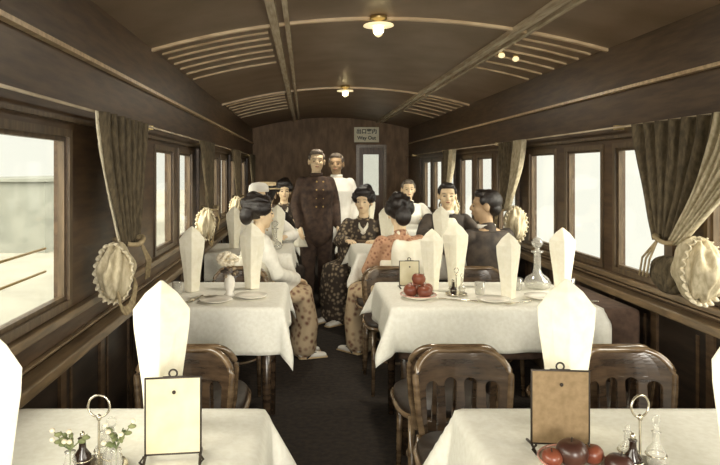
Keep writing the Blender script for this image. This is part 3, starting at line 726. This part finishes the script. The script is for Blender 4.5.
def person(name_label, loc, yaw, pose='sit', fit='kimono', skin='skin', cloth_m='kim_flor', hair='bun', obi='obi', s=1.0,
           head_yaw=0, head_pitch=0, legyaw=0, lean=0, arms=None, vox=.008, bib=False, hat=None, hair_m='hair', side_lean=0, skirt=None, knot=1, group=None):
    t = thing('person', name_label, 'person', loc, yaw, group); t.scale = (s, s, s)
    sit = pose == 'sit'; male = fit != 'kimono'
    if sit: hip = Vector((0, 0, .53)); chest = Vector((side_lean*.6, .03+lean*.7, .84)); neck = Vector((side_lean, .035+lean, 1.01)); hc = Vector((side_lean*1.1, .055+lean*1.15, 1.145)); sh_z = .945
    else: hip = Vector((0, 0, .86)); chest = Vector((0, .01, 1.20)); neck = Vector((0, 0, 1.385)); hc = Vector((0, .02, 1.505)); sh_z = 1.315
    sw = (.175 if sit else .155) if male else .155
    Rl = Matrix.Rotation(legyaw, 3, 'Z')
    legs = []
    for sx in (-1, 1):
        if sit: L = [Vector((sx*.085, .02, .50)), Rl@Vector((sx*.085, .40, .50)), Rl@Vector((sx*.085, .42, .27)), Rl@Vector((sx*.08, .40, .075))]
        else: L = [Vector((sx*.085, 0, .84)), Vector((sx*.085, .02, .46)), Vector((sx*.085, .0, .25)), Vector((sx*.085, -.01, .08))]
        legs.append(L)
    fdir = Rl@Vector((0, 1, 0)) if sit else Vector((0, 1, 0))
    if arms is None:
        arms = [((sx*.235, .10+lean, .70), (sx*.10, .32+lean*.5, .63)) for sx in (-1, 1)] if sit else [((sx*.215, -.02, 1.06), (sx*.205, .09, .84)) for sx in (-1, 1)]
    # --- body
    bm = NB()
    sweep(bm, [hip, hip.lerp(chest, .45), chest, Vector((neck.x, neck.y-.01, sh_z+.01)), neck-Vector((0, 0, .02))], [(.155, .11), (.125, .095), (.15 if male else .135, .105), (sw*.78, .08), (.055, .055)], 16, up=(0, 1, 0))
    sweep(bm, [neck-Vector((0, 0, .05)), neck.lerp(hc, .55)], [.052, .048], 12)
    for L in legs:
        sweep(bm, [L[0], L[0].lerp(L[1], .5), L[1], L[2], L[3]], [.085, .072, .055, .052, .036], 12)
        a = L[3]; sweep(bm, [a-fdir*.03+Vector((0, 0, -.03)), a+fdir*.06+Vector((0, 0, -.045)), a+fdir*.15+Vector((0, 0, -.055))], [(.032, .028), (.038, .024), (.032, .014)], 10)
    wr = []
    for i, sx in enumerate((-1, 1)):
        e, w_ = Vector(arms[i][0]), Vector(arms[i][1]); shd = Vector((neck.x+sx*sw, neck.y-.01, sh_z-.015))
        sweep(bm, [shd, shd.lerp(e, .5), e, e.lerp(w_, .5), w_], [.040, .042, .038, .035, .025], 10)
        d = (w_-e).normalized(); nrm = Vector((sx*.75, .1, .3)) if not sit else Vector((0, .1, 1)); wr.append((shd, e, w_, d))
        hand(bm, w_, d, nrm, 1 if (sx > 0) == (not sit) else -1)
    # head in its own frame
    Hm = Matrix.Rotation(head_yaw, 3, 'Z') @ Matrix.Rotation(head_pitch, 3, 'X')
    Hm = Hm @ Matrix.Scale(1.09, 3)
    def H(x, y, z): return hc + Hm@Vector((x, y, z))
    ell(bm, H(0, -.015, .032), (.074, .092, .080), Hm, 20); ell(bm, H(0, .022, -.025), (.058, .062, .078), Hm, 18)
    ell(bm, H(0, .045, -.078), (.028, .028, .024), Hm, 12); ell(bm, H(0, .058, .035), (.052, .025, .020), Hm, 12)
    sweep(bm, [H(0, .078, .020), H(0, .094, -.008), H(0, .096, -.018)], [.008, .0125, .011], 8); ell(bm, H(0, .086, -.020), (.019, .011, .009), Hm, 10)
    ell(bm, H(0, .078, -.048), (.022, .012, .011), Hm, 10)
    for sx in (-1, 1):
        ell(bm, H(sx*.074, -.005, -.002), (.010, .020, .032), Hm, 10); ell(bm, H(sx*.034, .055, -.022), (.024, .024, .022), Hm, 10)
    fuse('body', bm, skin, t, min(vox, .0065), 2)
    for sx in (-1, 1):
        bm = NB(); ell(bm, H(sx*.030, .0785, .005), (.0115, .006, .0045), Hm, 10); obj('eye', bm, 'eye', t, True)
        bm = NB(); sweep(bm, [H(sx*.014, .083, .024), H(sx*.032, .083, .029), H(sx*.048, .074, .024)], [.0015, .0022, .0015], 6); obj('eyebrow', bm, 'hair', t, True)
    bm = NB(); ell(bm, H(0, .088, -.047), (.019, .005, .005), Hm, 10); obj('mouth', bm, 'lip', t, True)
    # --- hair
    bm = NB()
    if hair == 'bun':
        ell(bm, H(0, -.025, .050), (.092, .098, .092), Hm, 18); ell(bm, H(0, .030, .092), (.074, .052, .052), Hm, 14)
        ell(bm, H(-.065, -.01, .045), (.045, .075, .055), Hm, 14); ell(bm, H(.065, -.01, .045), (.045, .075, .055), Hm, 14)
        ell(bm, H(.012, -.108, -.005), (.058, .050, .070), Hm, 14); ell(bm, H(-.015, -.05, .130), (.050, .050, .040), Hm, 14); ell(bm, H(-.03, -.10, .08), (.045, .045, .045), Hm, 12)
        for i in range(9):
            a = PI*i/8; sweep(bm, [H(.09*math.cos(a), .045, .045+.075*math.sin(a)), H(.092*math.cos(a), -.03, .05+.10*math.sin(a)), H(.04*math.cos(a), -.12, .06+.05*math.sin(a))], .016, 6)
    else:
        ell(bm, H(0, -.026, .040), (.080, .092, .082), Hm, 20); ell(bm, H(0, .02, .088), (.062, .055, .034), Hm, 14); ell(bm, H(0, -.06, -.01), (.066, .052, .055), Hm, 14)
        for sx in (-1, 1): ell(bm, H(sx*.068, .022, .045), (.012, .022, .030), Hm, 8)
    fuse('hair', bm, hair_m, t, .007, 2)
    if hat:
        bm = NB()
        pr = [(.001, .125), (.078, .122), (.084, .115), (.086, .065), (.135, .058), (.135, .052), (.084, .052)] if hat == 'boater' else [(.001, .135), (.06, .125), (.085, .10), (.09, .06), (.088, .05)]
        n = 26; rings = [[H(r_*math.cos(2*PI*j/n), r_*math.sin(2*PI*j/n)-.012, z+.012) for j in range(n)] for r_, z in pr]; ring_loft(bm, rings)
        ho = obj('hat', bm, 'straw' if hat == 'boater' else 'whitecoat', t, True)
        if hat == 'boater':
            bm = NB(); rings = [[H(.0885*math.cos(2*PI*j/n), .0885*math.sin(2*PI*j/n)-.012, z) for j in range(n)] for z in (.078, .098)]; ring_loft(bm, rings, cap=False); obj('hat_band', bm, 'black', ho, True, solid=.002)
    # --- clothing
    if fit == 'kimono':
        bm = NB()
        sweep(bm, [hip+Vector((0, 0, -.02)), hip.lerp(chest, .45), chest, Vector((neck.x, neck.y-.01, sh_z+.02)), neck-Vector((0, .012, .025))], [(.185, .145), (.155, .125), (.17, .13), (sw*.95, .095), (.062, .062)], 18, up=(0, 1, 0))
        bk = NB() if skirt else bm
        if sit:
            k_ = (legs[0][1]+legs[1][1])/2; sh = (legs[0][2]+legs[1][2])/2; an = (legs[0][3]+legs[1][3])/2
            sweep(bk, [hip, hip.lerp(k_, .5), k_-fdir*.02, sh, an+Vector((0, 0, .05)), an+Vector((0, 0, .02))], [(.18, .12), (.18, .11), (.175, .105), (.165, .10), (.16, .105), (.16, .11)], 18, alt=fdir)
        else: sweep(bm, [hip, Vector((0, .01, .46)), Vector((0, 0, .10))], [(.17, .13), (.15, .12), (.14, .13)], 18, up=(0, 1, 0))
        for shd, e, w_, d in wr:
            sweep(bm, [shd, shd.lerp(e, .5), e, e.lerp(w_, .5), w_-d*.03], [.060, .062, .062, .060, .055], 12)
            a = e.lerp(w_, .15); b_ = w_-d*.05; dn = Vector((0, 0, -.085))
            sweep(bm, [a+dn, (a+b_)/2+dn*1.15, b_+dn], [(.028, .12), (.03, .13), (.024, .115)], 12)
        fuse('kimono', bm, cloth_m, t, .010, 4)
        if skirt: fuse('kimono_skirt', bk, skirt, t, .010, 4)
        bm = NB(); mid = hip.lerp(chest, .38); mid2 = hip.lerp(chest, .86)
        sweep(bm, [mid, mid.lerp(mid2, .5), mid2], [(.168, .140), (.170, .142), (.174, .142)], 28, up=(0, 1, 0), round_ends=False); obj('obi', bm, obi, t, True, bevel=.01)
        bm = NB(); c = mid.lerp(mid2, .6)+Vector((0, -.165, .02+.075*(knot-1)/.7)); sweep(bm, [c+Vector((-.10, 0, 0)), c, c+Vector((.10, 0, 0))], [(.04, .085*knot), (.045, .075*knot), (.04, .085*knot)], 12); sweep(bm, [c+Vector((0, -.02, .05)), c+Vector((0, -.025, -.10))], [(.055, .03), (.06, .03)], 10); fuse('obi_knot', bm, obi, t, .009, 3)
        bm = NB()
        for sx in (-1, 1):
            sweep(bm, [neck+Vector((sx*.03, -.055, -.005)), neck+Vector((sx*.062, 0, -.022)), Vector((chest.x+sx*.035, chest.y+.118, chest.z+.07)), Vector((chest.x-sx*.01, chest.y+.135, chest.z+.01))], [(.008, .02)]*4, 8)
        obj('collar', bm, 'obi', t, True)
        for L in legs:
            a = L[3]; bm = NB(); sweep(bm, [a-fdir*.035+Vector((0, 0, -.028)), a+fdir*.06+Vector((0, 0, -.043)), a+fdir*.155+Vector((0, 0, -.052))], [(.036, .032), (.042, .028), (.036, .017)], 10)
            sweep(bm, [a+Vector((0, 0, .05)), a+Vector((0, 0, -.03))], .042, 10); obj('tabi_sock', bm, 'whitecoat', t, True)
            bm = NB(); sweep(bm, [a-fdir*.05+Vector((0, 0, -.066)), a+fdir*.17+Vector((0, 0, -.066))], [(.040, .009), (.042, .009)], 12); so = obj('sandal', bm, 'sandal', t, True)
            bm = NB()
            for sx in (-1, 1): sweep(bm, [a+fdir*.12+Vector((0, 0, -.036)), a+fdir*.06+(Rl@Vector((sx*.030, 0, 0)))+Vector((0, 0, -.022)), a+(Rl@Vector((sx*.042, 0, 0)))+Vector((0, 0, -.06))], .005, 6)
            obj('sandal_thong', bm, 'black', so, True)
    else:
        bm = NB(); hem = .17 if sit else .22
        sweep(bm, [hip+Vector((0, 0, .04 if sit else -.12)), hip+Vector((0, 0, .06)), hip.lerp(chest, .5), chest, Vector((neck.x, neck.y-.01, sh_z+.02)), neck-Vector((0, .012, .03))], [(.185, .14), (.175, .135), (.165, .125), (.185, .135), (sw*.98, .098), (.066, .064)], 18, up=(0, 1, 0))
        for shd, e, w_, d in wr: sweep(bm, [shd+Vector((-.006 if shd.x > neck.x else .006, 0, -.004)), shd.lerp(e, .5), e, e.lerp(w_, .5), w_-d*.012], [.060, .062, .056, .050, .040], 12)
        fuse('jacket', bm, cloth_m, t, .009, 3)
        bm = NB()
        for L in legs: sweep(bm, [L[0]+Vector((0, 0, .01)), L[0].lerp(L[1], .5), L[1], L[2], L[3]+Vector((0, 0, .0))], [.105, .09, .073, .066, .058], 12)
        ell(bm, hip, (.165, .125, .12)); fuse('trousers', bm, 'uniform' if cloth_m == 'uniform' else 'suit', t, .010, 3)
        for L in legs:
            a = L[3]; bm = NB(); sweep(bm, [a-fdir*.035+Vector((0, 0, -.038)), a+fdir*.06+Vector((0, 0, -.045)), a+fdir*.16+Vector((0, 0, -.052))], [(.038, .036), (.043, .030), (.037, .022)], 10); obj('shoe', bm, 'black', t, True)
        bm = NB(); sweep(bm, [neck+Vector((.064*math.cos(a), .062*math.sin(a)+.004, -.012)) for a in [2*PI*i/20 for i in range(20)]], [(.006, .020)]*20, 6, closed=True); obj('collar', bm, 'uniform' if cloth_m == 'uniform' else 'whitecoat', t, True)
        if cloth_m == 'suit':
            bm = NB(); sweep(bm, [neck+Vector((0, .058, -.05)), chest+Vector((0, .122, .04)), chest+Vector((0, .128, -.07))], [(.045, .012), (.036, .014), (.012, .010)], 10, up=(0, 1, 0)); obj('shirt_front', bm, 'whitecoat', t, True)
            bm = NB()
            for sx in (-1, 1): sweep(bm, [neck+Vector((sx*.06, .05, -.03)), chest+Vector((sx*.045, .132, .04)), chest+Vector((sx*.012, .140, -.07))], [(.016, .007)]*3, 8, up=(0, 1, 0))
            obj('lapels', bm, 'suit', t, True)
        else:
            cols = (-.035, .035) if cloth_m == 'uniform' else (0,)
            for cx_ in cols:
                for i in range(4):
                    bm = NB(); zz = chest.z+.10-.085*i; ell(bm, (cx_, chest.y+.128-.004*i, zz), (.010, .006, .010), n=8); obj('button', bm, 'button', t, True)
    if bib:
        bm = NB(); sweep(bm, [neck+Vector((0, .062, -.04)), chest+Vector((0, .142, .03)), chest+Vector((0, .150, -.12)), chest+Vector((0, .155, -.22))], [(.05, .012), (.095, .016), (.11, .016), (.12, .014)], 14, up=(0, 1, 0)); obj('bib', bm, 'napkin', t, True)
    return t
YA = lambda k: tb(k)-DEP-.30        # torso line of sitters with their back to us
YB = lambda k: tb(k)+.36            # torso line of sitters facing us
on_table = [((-.25, .14, .80), (-.16, .36, .815)), ((.25, .14, .80), (.16, .36, .815))]
person('woman with black hair buns, pale kimono and flowered skirt, seated by the left table', (-.38, 4.62, 0), R(-64), cloth_m='kim_pale', obi='obi', s=.95, head_yaw=R(-8), legyaw=R(-8), vox=.006, skirt='kim_flor')
person('woman seen from behind in coral kimono with large black hairdo, at the right table', (.715, 4.58, 0), R(12), cloth_m='kim_coral', obi='obi', s=.95, legyaw=R(34), head_yaw=R(-12), skirt='kim_flor', knot=1.7)
person('girl in dark patterned kimono facing us from behind the third right table', (.57, 6.0, 0), R(172), cloth_m='kim_dark', obi='obi_dark', s=.97, head_yaw=R(-12), legyaw=R(-42), arms=[((-.25, .14, .76), (-.13, .34, .79)), ((.24, .12, .76), (.14, .34, .79))])
person('man in dark jacket with a white bib, facing us at the third right table', (1.36, YB(3)+.0, 0), R(178), fit='suit', cloth_m='suit', hair='short', bib=True, s=1.02, head_yaw=R(-6), arms=on_table)
person('man in dark brown jacket, head in profile, seated by the right windows', (1.37, 4.60, 0), R(20), fit='suit', cloth_m='suit', hair='short', s=1.0, head_yaw=R(58), skin='skin_dark', arms=on_table)
person('standing conductor in dark brown double-breasted uniform in the aisle', (.115, 6.45, 0), R(196), pose='stand', fit='suit', cloth_m='uniform', hair='short', hair_m='hair_grey', s=1.0, head_yaw=R(-14))
person('standing waiter in a white coat behind the conductor', (.355, 6.95, 0), R(168), pose='stand', fit='suit', cloth_m='whitecoat', hair='short', hair_m='hair_grey', skin='skin_dark', s=.985)
person('grey-haired man facing us at the farthest right table', (1.31, YB(4), 0), R(180), fit='suit', cloth_m='whitecoat', hair='short', hair_m='hair_grey', s=1.02, vox=.01, arms=on_table)
person('pale-faced person in white hat at the third left table', (-.37, YB(3), 0), R(185), fit='suit', cloth_m='whitecoat', hair='short', hat='cap', s=1.0, vox=.01, side_lean=.07, legyaw=R(30), arms=on_table)
person('person in a straw boater seen from behind at the farthest left table', (-.40, YA(4), 0), R(0), fit='suit', cloth_m='suit', hair='short', hat='boater', s=1.0, vox=.01, arms=on_table)
person('dark-haired woman in dark kimono facing us at the farthest left table', (-.27, YB(4), 0), R(185), cloth_m='kim_dark', obi='obi_dark', s=1.0, vox=.01, arms=on_table)
# cloth in the conductor's hand
bm = NB(); rings = []
for i in range(9):
    q = i/8; rr = .02+.045*q
    rings.append([Vector((rr*math.cos(a)*(1+.25*math.sin(a*4+i)), rr*.5*math.sin(a)*(1+.25*math.cos(a*3)), .04-.20*q)) for a in [2*PI*j/20 for j in range(20)]])
ring_loft(bm, rings); o = obj('serving_cloth', bm, 'napkin', None, True); o.location = (-.05, 6.30, .80)
tag(o, 'crumpled white serving cloth held in the conductor\'s hand', 'cloth')
